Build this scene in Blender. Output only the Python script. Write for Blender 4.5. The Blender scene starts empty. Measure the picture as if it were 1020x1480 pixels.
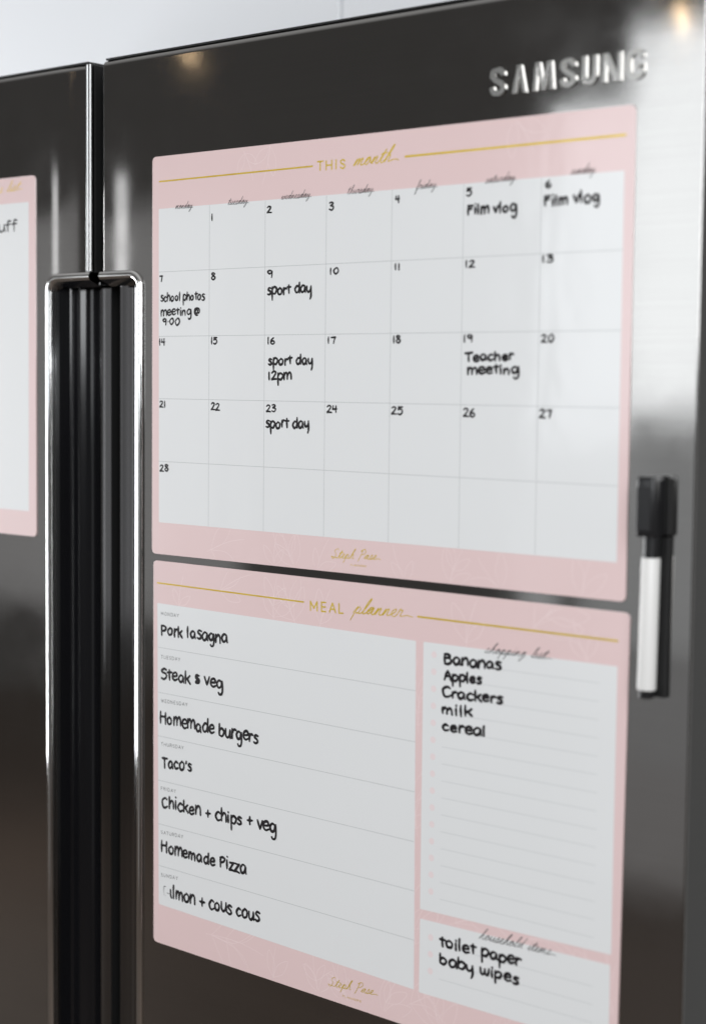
import bpy, math, random
from mathutils import Vector
# ------------------------------------------------------------------ units
# All shapes are written in millimetres on the fridge front: x to the right, y into the
# fridge, z up.  z = 0 is the top edge of the wall calendar, 1.70 m above the floor.
S = 0.001
ZF = 1.70
scene = bpy.context.scene
COL = scene.collection
random.seed(7)
def V(x, y, z): return Vector((x*S, y*S, z*S+ZF))
# ------------------------------------------------------------------ camera
cam_d = bpy.data.cameras.new("camera")
cam = bpy.data.objects.new("camera", cam_d); COL.objects.link(cam); scene.camera = cam
yaw, pit, rol = -0.7137, -0.0741, 0.0100
fw = Vector((math.sin(yaw)*math.cos(pit), math.cos(yaw)*math.cos(pit), math.sin(pit)))
rt = Vector((math.cos(yaw), -math.sin(yaw), 0)); up = rt.cross(fw)
r2 = rt*math.cos(rol)+up*math.sin(rol); u2 = up*math.cos(rol)-rt*math.sin(rol)
from mathutils import Matrix
M = Matrix((( r2.x, u2.x, -fw.x), (r2.y, u2.y, -fw.y), (r2.z, u2.z, -fw.z))).to_4x4()
M.translation = V(988.96, -909.84, -165.48)
cam.matrix_world = M
cam_d.sensor_fit = 'VERTICAL'; cam_d.sensor_height = 36; cam_d.sensor_width = 24.8
cam_d.lens = 2546.55/1480*36
cam_d.clip_start = 0.05; cam_d.clip_end = 50
cam_d.dof.use_dof = True
cam_d.dof.focus_distance = 1.27
cam_d.dof.aperture_fstop = 3.7
# ------------------------------------------------------------------ world
w = bpy.data.worlds.new("World"); scene.world = w; w.use_nodes = True
nt = w.node_tree; bg = nt.nodes['Background']
# a dim room whose ceiling is paler than its walls
_tc = nt.nodes.new('ShaderNodeTexCoord'); _sx = nt.nodes.new('ShaderNodeSeparateXYZ')
_mr = nt.nodes.new('ShaderNodeMapRange'); _mr.interpolation_type = 'SMOOTHSTEP'
_mx = nt.nodes.new('ShaderNodeMix'); _mx.data_type = 'RGBA'
nt.links.new(_tc.outputs['Generated'], _sx.inputs[0]); nt.links.new(_sx.outputs['Z'], _mr.inputs['Value'])
_mr.inputs['From Min'].default_value = .22; _mr.inputs['From Max'].default_value = .75
_mx.inputs['A'].default_value = (.068, .066, .064, 1); _mx.inputs['B'].default_value = (.40, .40, .40, 1)
nt.links.new(_mr.outputs[0], _mx.inputs['Factor']); nt.links.new(_mx.outputs['Result'], bg.inputs[0])
bg.inputs[1].default_value = 1.0
# ------------------------------------------------------------------ lamps
def area(name, loc, target, sx, sy, power, color):
    d = bpy.data.lights.new(name, 'AREA'); d.shape = 'RECTANGLE'; d.size = sx; d.size_y = sy
    d.energy = power; d.color = color
    o = bpy.data.objects.new(name, d); COL.objects.link(o)
    o.location = V(*loc)
    o.rotation_euler = (V(*target)-V(*loc)).to_track_quat('-Z', 'Y').to_euler()
    return o
def spot(name, loc, power, r, color=(1, .72, .42)):
    d = bpy.data.lights.new(name, 'POINT'); d.energy = power; d.shadow_soft_size = r; d.color = color
    o = bpy.data.objects.new(name, d); COL.objects.link(o); o.location = V(*loc)
# the window opposite the fridge, whose mirror image lies in the right of the door
area("window_lamp", (-1010, -3500, 300), (-1010, 0, 300), 1.55, 1.10, 10.8, (0.93, 0.97, 1.0))
area("window_side_lamp", (-1925, -3500, 160), (-1925, 0, 160), 0.27, 0.98, 1.65, (0.93, 0.97, 1.0))
area("low_reflection_lamp", (-1400, -3500, -600), (-1400, 0, -600), 1.08, 0.70, 0.8, (0.93, 0.97, 1.0))  # added lamp: its reflection greys the lower right of the door
area("low_reflection_side_lamp", (-2080, -3500, -600), (-2080, 0, -600), 0.14, 0.70, 0.16, (0.93, 0.97, 1.0))  # added side piece of the low lamp, for a second pale band
area("lowest_reflection_lamp", (-1400, -3500, -1300), (-1400, 0, -1300), 1.08, 0.68, 0.45, (0.95, 0.97, 1.0))  # added dimmer lamp that carries the grey reflection further down
area("floor_fill_lamp", (-3500, -2300, -900), (-3450, -2300, -1700), 1.0, 1.0, 5, (1.0, 0.93, 0.85))  # added lamp that brightens the floor mirrored in the left door
# added fill lamps, behind the camera's right shoulder and at the far left
area("fill_lamp_right", (2300, -2300, 850), (100, 0, -150), 2.2, 2.0, 100, (0.95, 0.975, 1.0))
area("fill_lamp_left", (-1750, -420, -330), (-200, 0, -200), 0.5, 1.0, 21, (0.96, 0.98, 1.0))
area("left_reflection_lamp", (-4150, -3500, -300), (-4150, 0, -300), 1.6, 1.5, 1.9, (0.97, 0.98, 1.0))  # added lamp that lays a soft grey reflection on the steel at left
area("streak_reflection_lamp", (-1999, -1643, -260), (-115, 0, -260), 0.06, 1.08, 0.24, (0.96, 0.98, 1.0))  # added narrow lamp that makes the pale streaks beside the door gap
spot("downlight_far", (-2474, -2406, 700), 0.045, 0.012)
spot("downlight_near", (-1209, -2796, 700), 0.09, 0.012)
scene.view_settings.view_transform = 'Standard'
scene.view_settings.look = 'None'
scene.view_settings.exposure = 0.08
scene.view_settings.gamma = 1
scene.cycles.max_bounces = 8
# ------------------------------------------------------------------ materials
def mat(name, color, rough=.5, metal=0., coat=0., coat_rough=.1, aniso=0., bump=None, rvar=None, cvar=None, spec=.5, tangent=False):
    m = bpy.data.materials.new(name); m.use_nodes = True
    t = m.node_tree; n = t.nodes; b = n['Principled BSDF']
    b.inputs['Base Color'].default_value = (*color, 1)
    b.inputs['Roughness'].default_value = rough
    b.inputs['Metallic'].default_value = metal
    b.inputs['Coat Weight'].default_value = coat
    b.inputs['Coat Roughness'].default_value = coat_rough
    b.inputs['Specular IOR Level'].default_value = spec
    b.inputs['Anisotropic'].default_value = aniso; b.inputs['Anisotropic Rotation'].default_value = .25 if aniso else 0
    if coat: b.inputs['Coat IOR'].default_value = 1.5 if coat < .95 else 1.72
    tc = n.new('ShaderNodeTexCoord')
    def noise(scale3, detail=3, rough_=.55):
        mp = n.new('ShaderNodeMapping'); t.links.new(tc.outputs['Object'], mp.inputs[0])
        mp.inputs['Scale'].default_value = scale3
        z = n.new('ShaderNodeTexNoise'); z.inputs['Scale'].default_value = 1
        z.inputs['Detail'].default_value = detail; z.inputs['Roughness'].default_value = rough_
        t.links.new(mp.outputs[0], z.inputs['Vector']); return z
    if bump:
        sc, dist, st = bump
        z = noise(sc); bp = n.new('ShaderNodeBump'); bp.inputs['Distance'].default_value = dist
        bp.inputs['Strength'].default_value = st
        t.links.new(z.outputs['Fac'], bp.inputs['Height'])
        t.links.new(bp.outputs[0], b.inputs['Normal'])
        if coat: t.links.new(bp.outputs[0], b.inputs['Coat Normal'])
    if rvar:
        sc, lo, hi = rvar
        z = noise(sc); mr = n.new('ShaderNodeMapRange')
        mr.inputs['From Min'].default_value = .3; mr.inputs['From Max'].default_value = .7
        mr.inputs['To Min'].default_value = lo; mr.inputs['To Max'].default_value = hi
        t.links.new(z.outputs['Fac'], mr.inputs['Value'])
        t.links.new(mr.outputs[0], b.inputs['Roughness'])
    if cvar:
        sc, c2 = cvar
        z = noise(sc); mx = n.new('ShaderNodeMix'); mx.data_type = 'RGBA'
        mx.inputs['A'].default_value = (*color, 1); mx.inputs['B'].default_value = (*c2, 1)
        mr = n.new('ShaderNodeMapRange'); mr.inputs['From Min'].default_value = .35; mr.inputs['From Max'].default_value = .65
        t.links.new(z.outputs['Fac'], mr.inputs['Value']); t.links.new(mr.outputs[0], mx.inputs['Factor'])
        t.links.new(mx.outputs['Result'], b.inputs['Base Color'])
    if tangent:
        tg = n.new('ShaderNodeTangent'); tg.direction_type = 'UV_MAP'; tg.uv_map = 'UVMap'
        t.links.new(tg.outputs[0], b.inputs['Tangent'])
    return m
STEEL = mat("brushed_dark_steel", (.43, .42, .41), .065, 1., aniso=.6, bump=((1.2, 1, 900), .00002, .06),
            rvar=((22, 22, 26), .045, .095), cvar=((1.5, 1, 700), (.415, .405, .395)), tangent=True)
RECESS = mat("recess_metal", (.24, .24, .245), .10, 1.)
CHROME = mat("polished_chrome", (.86, .86, .85), .07, 1., rvar=((9, 9, 14), .05, .12))
MOULD = mat("dark_chrome", (.25, .25, .25), .16, 1.)
LOGO = mat("satin_chrome", (.52, .51, .49), .2, 1.)
POCKET = mat("gloss_black_plastic", (.006, .006, .007), .12, 0., spec=.55)
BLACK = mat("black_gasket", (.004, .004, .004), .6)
SIDE = mat("dark_side_metal", (.05, .048, .046), .32, .6)
BODY = mat("dark_painted_body", (.035, .033, .032), .5)
PINK = mat("pink_laminate", (.80, .605, .595), .42, coat=1.0, coat_rough=.11, bump=((13, 13, 8), .0012, .6), cvar=((4, 4, 4), (.79, .59, .58)))
WHITE = mat("white_laminate", (.80, .805, .805), .4, coat=1.0, coat_rough=.11, bump=((13, 13, 8), .0012, .6))
LEAF = mat("pale_pink_print", (.825, .655, .645), .42, coat=.6, coat_rough=.14)
DOT = mat("faint_pink_print", (.80, .69, .69), .42, coat=.6, coat_rough=.14)
GRID = mat("grey_print", (.50, .51, .51), .45, coat=.5, coat_rough=.14)
RULE = mat("pale_grey_print", (.60, .61, .61), .45, coat=.5, coat_rough=.14)
INKP = mat("charcoal_print", (.03, .026, .028), .5, coat=.0, coat_rough=.14)
GOLD = mat("gold_foil", (.93, .68, .10), .30, .55, cvar=((60, 60, 60), (.84, .58, .07)))
INK = mat("black_marker_ink", (.006, .005, .006), .5, spec=.18, cvar=((260, 260, 260), (.020, .016, .018)))
FADE = mat("rubbed_marker_ink", (.07, .07, .072), .5, cvar=((500, 500, 500), (.45, .45, .45)))
CAPM = mat("black_cap_plastic", (.012, .012, .013), .30, spec=.5)
BARREL = mat("white_barrel_plastic", (.74, .73, .71), .35)
CUP = mat("white_satin_cupboard", (.79, .80, .82), .30, coat=.3, coat_rough=.1)
WALL = mat("white_wall_paint", (.72, .72, .71), .8, bump=((60, 60, 60), .001, .2))
FLOOR = mat("dark_wood_floor", (.075, .052, .038), .5, cvar=((2, 30, 1), (.10, .072, .054)))
# ------------------------------------------------------------------ helpers
def mesh(name, verts, faces, m, parent=None, smooth=False, uv=False, origin=(0, 0, 0)):
    ox, oy, oz = origin
    me = bpy.data.meshes.new(name)
    me.from_pydata([((x-ox)*S, (y-oy)*S, (z-oz)*S) for x, y, z in verts], [], faces)
    me.materials.append(m)
    if smooth:
        for p in me.polygons: p.use_smooth = True
    if uv:
        l = me.uv_layers.new(name='UVMap')
        for lp in me.loops:
            c = verts[lp.vertex_index]; l.data[lp.index].uv = (c[0]*S, c[2]*S)
    o = bpy.data.objects.new(name, me); COL.objects.link(o)
    if parent is not None: o.parent = parent
    o.location = ((ox)*S, (oy)*S, (oz)*S) if parent is not None else V(ox, oy, oz)
    return o
def child(name, verts, faces, m, parent, po, **k):
    """a part of the thing whose origin lies at po (mm); verts are in fridge mm"""
    return mesh(name, [(x-po[0], y-po[1], z-po[2]) for x, y, z in verts], faces, m, parent, **k)
def thing(name, label, cat, po, group=None):
    o = bpy.data.objects.new(name, None); COL.objects.link(o); o.location = V(*po)
    o.empty_display_size = .03
    o['label'] = label; o['category'] = cat
    if group: o['group'] = group
    return o
def box(x0, x1, y0, y1, z0, z1):
    v = [(x, y, z) for x in (x0, x1) for y in (y0, y1) for z in (z0, z1)]
    f = [(0, 1, 3, 2), (4, 6, 7, 5), (0, 4, 5, 1), (2, 3, 7, 6), (0, 2, 6, 4), (1, 5, 7, 3)]
    return v, f
def join(parts):
    V_, F_ = [], []
    for v, f in parts:
        n = len(V_); V_ += v; F_ += [tuple(i+n for i in q) for q in f]
    return V_, F_
def bevel(o, wdt, seg=3, ang=.6):
    md = o.modifiers.new('bevel', 'BEVEL'); md.width = wdt*S; md.segments = seg; md.limit_method = 'ANGLE'; md.angle_limit = ang
    for p in o.data.polygons: p.use_smooth = True
    md.harden_normals = True
def plate(outline, yf, yb):
    """outline (x,z) counter-clockwise seen from the front, front at yf, back at yb"""
    n = len(outline)
    v = [(x, yf, z) for x, z in outline]+[(x, yb, z) for x, z in outline]
    f = [tuple(range(n)), tuple(range(2*n-1, n-1, -1))]
    f += [(i, n+i, n+(i+1) % n, (i+1) % n) for i in range(n)]
    return v, f
def rounded(quad, r, seg=6):
    """quad TL, BL, BR, TR -> outline with rounded corners"""
    out = []
    n = len(quad)
    for i in range(n):
        p = Vector(quad[i]); a = Vector(quad[i-1]); b = Vector(quad[(i+1) % n])
        d1 = (a-p).normalized(); d2 = (b-p).normalized()
        s, e = p+d1*r, p+d2*r
        for k in range(seg+1):
            t = k/seg
            q = s*(1-t)**2+p*2*t*(1-t)+e*t*t
            out.append((q.x, q.y))
    return out
def quad4(x0, x1, z0, z1): return [(x0, z1), (x0, z0), (x1, z0), (x1, z1)]
# ---- pen strokes: a smooth ribbon with round ends lying on a plane of constant y
def smooth_path(pts, sub=5):
    if len(pts) < 3: return list(pts)
    P = [Vector(p) for p in pts]; out = []
    for i in range(len(P)-1):
        p0 = P[i-1] if i else P[0]*2-P[1]; p1 = P[i]; p2 = P[i+1]
        p3 = P[i+2] if i+2 < len(P) else P[-1]*2-P[-2]
        for k in range(sub):
            t = k/sub
            out.append(tuple(0.5*((2*p1)+(p2-p0)*t+(2*p0-5*p1+4*p2-p3)*t*t+(3*p1-p0-3*p2+p3)*t**3)))
    out.append(tuple(P[-1])); return out
def ribbon(path, wid, y, rise=.012, taper=0., wob=0.):
    P = [Vector(p) for p in path]
    Q = [P[0]]
    for p in P[1:]:
        if (p-Q[-1]).length > .02: Q.append(p)
    if len(Q) == 1: Q.append(Q[0]+Vector((.06, .02)))
    n = len(Q); v = []; f = []
    ph = random.random()*6
    for i, p in enumerate(Q):
        a = Q[max(i-1, 0)]; b = Q[min(i+1, n-1)]; d = (b-a)
        if d.length < 1e-6: d = Vector((1, 0))
        d.normalize(); nn = Vector((-d.y, d.x))
        t = i/(n-1); h = wid*.5*(1-taper*(abs(2*t-1)**2.5))*(1+wob*math.sin(ph+t*7))
        yy = y-rise*t
        v += [(p.x+nn.x*h, yy, p.y+nn.y*h), (p.x-nn.x*h, yy, p.y-nn.y*h)]
    for i in range(n-1): f.append((2*i, 2*i+1, 2*i+3, 2*i+2))
    for end, (i0, sgn) in enumerate(((0, -1), (n-1, 1))):
        p = Q[i0]; a = Vector((v[2*i0][0], v[2*i0][2]))-p; yy = v[2*i0][1]
        ids = []
        m = 5
        for k in range(1, m):
            an = math.pi*k/m*(-sgn)
            c, s_ = math.cos(an), math.sin(an)
            q = (p.x+a.x*c-a.y*s_, yy, p.y+a.x*s_+a.y*c)
            ids.append(len(v)); v.append(q)
        f.append(tuple([2*i0]+ids+[2*i0+1]) if sgn > 0 else tuple([2*i0+1]+ids[::-1]+[2*i0]))
    return v, f
# ------------------------------------------------------------------ lettering
# marker hand: baseline 0, x-height 1; each glyph is (advance, [strokes])
bowl = [(.80, .86), (.42, 1.0), (.06, .55), (.28, .03), (.68, .22), (.83, .80)]
HAND = {
 'a': (1.14, [bowl+[(.84, .35), (.93, .02)]]),
 'b': (1.08, [[(.06, 1.75), (.05, .9), (.06, .12)], [(.06, .55), (.40, .98), (.85, .62), (.55, .03), (.08, .10)]]),
 'c': (.98, [[(.78, .84), (.42, 1.0), (.05, .5), (.36, .0), (.82, .16)]]),
 'd': (1.14, [[(.80, .80), (.42, .98), (.06, .5), (.30, .02), (.68, .2), (.84, .8)], [(.86, 1.8), (.84, .8), (.88, .02)]]),
 'e': (1.02, [[(.08, .48), (.76, .60), (.60, 1.0), (.18, .86), (.06, .35), (.38, .0), (.84, .16)]]),
 'f': (.85, [[(.74, 1.72), (.38, 1.82), (.30, 1.2), (.30, .0)], [(.0, .95), (.66, 1.0)]]),
 'g': (1.12, [[(.78, .84), (.40, .98), (.06, .55), (.30, .05), (.70, .25), (.84, .95), (.92, -.1), (.78, -.82), (.45, -.92), (.30, -.7)]]),
 'h': (1.02, [[(.06, 1.85), (.05, .9), (.05, .0)], [(.06, .5), (.42, 1.0), (.72, .78), (.76, .0)]]),
 'i': (.48, [[(.12, 1.0), (.12, .5), (.14, .0)], [(.14, 1.72), (.18, 1.66)]]),
 'k': (.95, [[(.06, 1.75), (.05, .9), (.06, .0)], [(.70, 1.0), (.40, .68), (.10, .46)], [(.30, .58), (.52, .3), (.76, .02)]]),
 'l': (.56, [[(.14, 1.8), (.11, .9), (.14, .0)]]),
 'm': (1.42, [[(.06, 1.0), (.05, .5), (.06, .0)], [(.06, .5), (.34, 1.0), (.56, .72), (.56, .02)], [(.56, .5), (.88, 1.0), (1.12, .72), (1.16, .0)]]),
 'n': (1.02, [[(.06, 1.0), (.05, .5), (.06, .0)], [(.06, .5), (.42, 1.0), (.72, .76), (.76, .0)]]),
 'o': (1.16, [[(.50, .98), (.08, .62), (.24, .04), (.72, .12), (.82, .7), (.46, 1.0)]]),
 'p': (1.08, [[(.08, 1.0), (.06, .2), (.08, -.92)], [(.08, .6), (.42, 1.0), (.86, .66), (.56, .04), (.10, .14)]]),
 'r': (.74, [[(.08, 1.0), (.06, .5), (.08, .0)], [(.08, .55), (.34, .96), (.66, .90)]]),
 's': (.88, [[(.70, .92), (.34, 1.02), (.14, .74), (.52, .48), (.66, .18), (.34, -.02), (.04, .08)]]),
 't': (.78, [[(.32, 1.5), (.30, .8), (.36, .04)], [(.0, .98), (.34, 1.0), (.70, 1.03)]]),
 'u': (1.04, [[(.06, 1.0), (.08, .3), (.36, .0), (.70, .3), (.80, 1.0)], [(.80, 1.0), (.82, .5), (.88, .02)]]),
 'v': (.92, [[(.02, 1.0), (.20, .5), (.38, .02)], [(.38, .02), (.58, .5), (.76, 1.0)]]),
 'w': (1.30, [[(.04, 1.0), (.10, .25), (.32, .02), (.55, .3), (.60, .85)], [(.60, .85), (.66, .2), (.88, .02), (1.06, .35), (1.12, 1.0)]]),
 'y': (1.06, [[(.06, 1.0), (.10, .45), (.36, .16), (.72, .45), (.82, 1.0)], [(.82, 1.0), (.84, .1), (.80, -.55), (.66, -.98)]]),
 'z': (.90, [[(.08, .96), (.40, .94), (.72, .98), (.72, .98), (.36, .5), (.04, .04), (.04, .04), (.4, .06), (.80, .0)]]),
 'A': (1.22, [[(.0, .0), (.25, .85), (.50, 1.6)], [(.50, 1.6), (.76, .85), (.98, .0)], [(.18, .60), (.5, .62), (.86, .60)]]),
 'B': (1.16, [[(.08, 1.6), (.06, .8), (.08, .0)], [(.06, 1.56), (.52, 1.6), (.78, 1.25), (.50, .90), (.12, .86)], [(.14, .86), (.66, .86), (.90, .42), (.56, .03), (.06, .02)]]),
 'C': (1.18, [[(.92, 1.36), (.56, 1.62), (.08, .95), (.22, .12), (.62, .0), (1.0, .24)]]),
 'F': (1.04, [[(.08, 1.5), (.06, .8), (.08, .0)], [(.04, 1.5), (.4, 1.5), (.82, 1.56)], [(.08, .84), (.4, .86), (.66, .90)]]),
 'H': (1.28, [[(.08, 1.6), (.06, .8), (.08, .0)], [(.92, 1.6), (.90, .8), (.92, .0)], [(.06, .80), (.5, .84), (.92, .86)]]),
 'P': (1.10, [[(.10, 1.6), (.08, .8), (.10, .0)], [(.02, 1.48), (.50, 1.64), (.90, 1.2), (.58, .72), (.10, .62)]]),
 'S': (1.06, [[(.84, 1.36), (.52, 1.62), (.10, 1.3), (.22, .92), (.70, .74), (.86, .36), (.48, .0), (.04, .14)]]),
 'T': (1.16, [[(.0, 1.5), (.5, 1.52), (1.06, 1.55)], [(.52, 1.52), (.48, .8), (.50, .0)]]),
 '+': (1.0, [[(.42, .98), (.40, .5), (.42, .1)], [(.06, .54), (.4, .55), (.80, .58)]]),
 '&': (.90, [[(.66, .92), (.24, 1.0), (.18, .66), (.62, .46), (.60, .06), (.12, .08), (.30, .4)], [(.40, 1.05), (.38, .5), (.34, .0)], [(.2, .8), (.5, .5), (.6, .3)]]),
 "'": (.42, [[(.18, 1.65), (.15, 1.4), (.10, 1.18)]]),
 ':': (.36, [[(.12, .85), (.14, .80)]]),
 '@': (1.3, [[(.62, .80), (.34, .84), (.18, .45), (.42, .2), (.62, .5), (.66, .84), (.70, .3), (.98, .5), (.92, 1.0), (.5, 1.22), (.05, .9), (.0, .3), (.3, -.08), (.62, -.06)]]),
 '~': (1.7, [[(.44, 1.25), (.12, 1.1), (.08, .6), (.16, .10)], [(.36, .10), (.40, .08)], [(.62, .48), (.9, .46), (1.2, .52)], [(1.22, .95), (1.24, .4), (1.4, .10)]]),
 '0': (1.0, [[(.44, 1.28), (.06, .7), (.36, .02), (.78, .5), (.66, 1.15), (.40, 1.3)]]),
 '1': (.52, [[(.14, 1.3), (.12, .6), (.14, .0)]]),
 '2': (1.0, [[(.06, 1.0), (.34, 1.32), (.68, 1.0), (.36, .42), (.04, .05), (.04, .05), (.4, .06), (.82, .02)]]),
 '3': (.96, [[(.08, 1.2), (.46, 1.32), (.68, .98), (.28, .70), (.28, .70), (.76, .46), (.50, .0), (.04, .14)]]),
 '4': (.98, [[(.14, 1.25), (.06, .62), (.06, .62), (.4, .58), (.78, .62)], [(.62, 1.28), (.60, .6), (.62, .0)]]),
 '5': (.98, [[(.76, 1.28), (.16, 1.24), (.16, 1.24), (.12, .76), (.12, .76), (.54, .84), (.76, .42), (.44, .0), (.04, .12)]]),
 '6': (.98, [[(.58, 1.3), (.18, .8), (.08, .3), (.42, .0), (.76, .32), (.46, .62), (.12, .40)]]),
 '7': (.92, [[(.04, 1.20), (.4, 1.22), (.74, 1.26), (.74, 1.26), (.58, .6), (.48, .0)]]),
 '8': (.98, [[(.62, 1.12), (.36, 1.30), (.12, 1.02), (.40, .70), (.74, .34), (.42, .0), (.08, .30), (.44, .72), (.68, 1.02), (.58, 1.2)]]),
 '9': (.98, [[(.70, 1.08), (.36, 1.30), (.08, .95), (.36, .62), (.68, .90), (.72, 1.15), (.70, .5), (.64, .0)]]),
 ' ': (.62, []),
}
SANS = {
 'A': (.86, [[(0, 0), (.36, 1)], [(.36, 1), (.72, 0)], [(.13, .34), (.59, .34)]]),
 'D': (.86, [[(0, 0), (0, 1)], [(0, 1), (.3, 1), (.62, .82), (.68, .5), (.62, .18), (.3, 0), (0, 0)]]),
 'E': (.68, [[(0, 0), (0, 1)], [(0, 1), (.5, 1)], [(0, .5), (.45, .5)], [(0, 0), (.5, 0)]]),
 'F': (.66, [[(0, 0), (0, 1)], [(0, 1), (.5, 1)], [(0, .5), (.45, .5)]]),
 'H': (.88, [[(0, 0), (0, 1)], [(.66, 0), (.66, 1)], [(0, .5), (.66, .5)]]),
 'I': (.28, [[(.04, 0), (.04, 1)]]),
 'L': (.62, [[(0, 1), (0, 0)], [(0, 0), (.46, 0)]]),
 'M': (1.06, [[(0, 0), (0, 1)], [(0, 1), (.4, .25)], [(.4, .25), (.8, 1)], [(.8, 1), (.8, 0)]]),
 'N': (.92, [[(0, 0), (0, 1)], [(0, 1), (.68, 0)], [(.68, 0), (.68, 1)]]),
 'O': (1.0, [[(.4, 1), (.1, .85), (0, .5), (.1, .15), (.4, 0), (.7, .15), (.8, .5), (.7, .85), (.4, 1)]]),
 'P': (.74, [[(0, 0), (0, 1)], [(0, 1), (.3, 1), (.52, .88), (.54, .68), (.42, .5), (0, .46)]]),
 'R': (.78, [[(0, 0), (0, 1)], [(0, 1), (.3, 1), (.54, .88), (.54, .62), (.3, .5), (0, .5)], [(.3, .5), (.58, 0)]]),
 'S': (.72, [[(.52, .84), (.30, 1.0), (.06, .86), (.08, .62), (.46, .40), (.52, .14), (.27, 0), (.02, .16)]]),
 'T': (.78, [[(.32, 0), (.32, 1)], [(0, 1), (.64, 1)]]),
 'U': (.86, [[(0, 1), (0, .35), (.1, .07), (.33, 0), (.56, .07), (.66, .35), (.66, 1)]]),
 'W': (1.16, [[(0, 1), (.24, 0)], [(.24, 0), (.48, .9)], [(.48, .9), (.72, 0)], [(.72, 0), (.96, 1)]]),
 'Y': (.80, [[(0, 1), (.33, .48)], [(.66, 1), (.33, .48)], [(.33, .48), (.33, 0)]]),
}
SCRIPT = {
 'a': (.92, [(0, .15), (.62, .92), (.30, .88), (.10, .35), (.30, .04), (.56, .4), (.70, .92), (.62, .2), (.75, .03)]),
 'd': (.92, [(0, .15), (.60, .90), (.28, .85), (.10, .35), (.30, .04), (.60, .5), (.90, 2.1), (.66, .4), (.75, .03)]),
 'e': (.66, [(0, .15), (.38, .5), (.46, .92), (.22, .88), (.08, .35), (.30, .02)]),
 'f': (.60, [(0, .1), (.40, 1.1), (.62, 2.1), (.42, 1.9), (.18, 0), (.02, -1.1), (.18, -.9), (.30, .1)]),
 'g': (.88, [(0, .15), (.60, .92), (.28, .86), (.10, .35), (.30, .04), (.62, .85), (.50, -.5), (.24, -1.0), (.12, -.7), (.55, -.1)]),
 'h': (.86, [(0, .1), (.46, 1.2), (.66, 2.15), (.44, 1.8), (.14, 0), (.34, .75), (.58, .88), (.54, .2), (.66, .03)]),
 'i': (.46, [(0, .1), (.26, .95), (.18, .25), (.28, .03)]),
 'l': (.50, [(0, .1), (.42, 1.2), (.56, 2.15), (.34, 1.7), (.16, .25), (.28, .03)]),
 'm': (1.20, [(0, .1), (.22, .95), (.12, 0), (.34, .78), (.52, .90), (.46, .05), (.70, .82), (.88, .90), (.82, .2), (.94, .03)]),
 'n': (.84, [(0, .1), (.22, .95), (.12, 0), (.36, .80), (.54, .88), (.50, .2), (.62, .03)]),
 'o': (.82, [(0, .15), (.46, .95), (.18, .80), (.10, .2), (.38, .02), (.58, .5), (.46, .93), (.62, .72)]),
 'p': (.86, [(0, .1), (.30, 1.0), (.02, -1.0), (.20, .3), (.44, .92), (.66, .62), (.48, .06), (.30, .14)]),
 'r': (.66, [(0, .1), (.20, 1.05), (.30, .82), (.50, .88), (.42, .3), (.50, .03)]),
 's': (.66, [(0, .1), (.36, 1.05), (.46, .4), (.28, .0), (.08, .10), (.36, .02)]),
 't': (.58, [(0, .1), (.46, 1.75), (.24, .4), (.34, .03)]),
 'u': (.90, [(0, .15), (.20, .95), (.14, .2), (.34, .02), (.56, .5), (.68, .95), (.60, .2), (.72, .03)]),
 'w': (1.0, [(0, .15), (.18, .95), (.16, .1), (.38, .1), (.48, .85), (.48, .1), (.70, .1), (.84, .92)]),
 'y': (.86, [(0, .15), (.18, .95), (.16, .3), (.36, .1), (.64, .92), (.48, -.5), (.22, -1.0), (.10, -.75), (.50, -.1)]),
 ' ': (.75, []),
}
# the writer's ascenders are short and the bodies of the letters large and round
for _k, (_a, _s) in list(HAND.items()):
    _c = .60 if not _k.isdigit() else .62
    HAND[_k] = (_a, [[(x, 1+(y-1)*_c if y > 1 else (y*.88 if y < 0 else y)) for x, y in st] for st in _s])
for _k, (_a, _s) in list(SANS.items()): SANS[_k] = (_a+.26, _s)
def arrange(txt, font, x0, z0, x1, z1, xh, slant=0, jitter=0.):
    """stroke lists in mm for a line that runs from (x0,z0) to (x1,z1)"""
    tot = 0; pos = []
    for ch in txt:
        pos.append(tot); tot += font[ch][0]
    tot -= .16
    L = math.hypot(x1-x0, z1-z0); ang = math.atan2(z1-z0, x1-x0); sx = L/tot; out = []
    for ch, px in zip(txt, pos):
        jx, jz, js, jr = [random.uniform(-1, 1)*jitter for _ in range(4)]
        for st in font[ch][1]:
            q = []
            for a, b in st:
                a2 = a*(1+js*.8)+slant*b*xh/sx+jx*.3; b2 = b*(1+js)+jz+a*jr*.8
                X = (px+a2)*sx; Z = b2*xh
                q.append((x0+X*math.cos(ang)-Z*math.sin(ang), z0+X*math.sin(ang)+Z*math.cos(ang)))
            out.append(q)
    return out
def arrange_script(txt, x0, z0, x1, z1, xh, slant=.45, swash=0.):
    words = txt.split(' '); tot = 0
    for ch in txt: tot += SCRIPT[ch][0]
    tot += swash
    L = math.hypot(x1-x0, z1-z0); ang = math.atan2(z1-z0, x1-x0); sx = L/tot; out = []
    def tr(a, b):
        X = a*sx+slant*b*xh; Z = b*xh
        return (x0+X*math.cos(ang)-Z*math.sin(ang), z0+X*math.sin(ang)+Z*math.cos(ang))
    px = 0
    for wi, wd in enumerate(words):
        path = []
        for ch in wd:
            adv, st = SCRIPT[ch]
            path += [tr(px+a, b) for a, b in st]
            if ch == 'i': out.append([tr(px+.30, 1.45), tr(px+.33, 1.5)])
            if ch == 't': out.append([tr(px+.02, 1.10), tr(px+.3, 1.2), tr(px+.75, 1.22)])
            px += adv
            if ch == 'P': out.append(path); path = []
        if wi == len(words)-1 and swash: path += [tr(px+swash*.4, .22), tr(px+swash, .05)]
        else: path += [tr(px, .15)]
        out.append(path); px += SCRIPT[' '][0]
    return out
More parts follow.
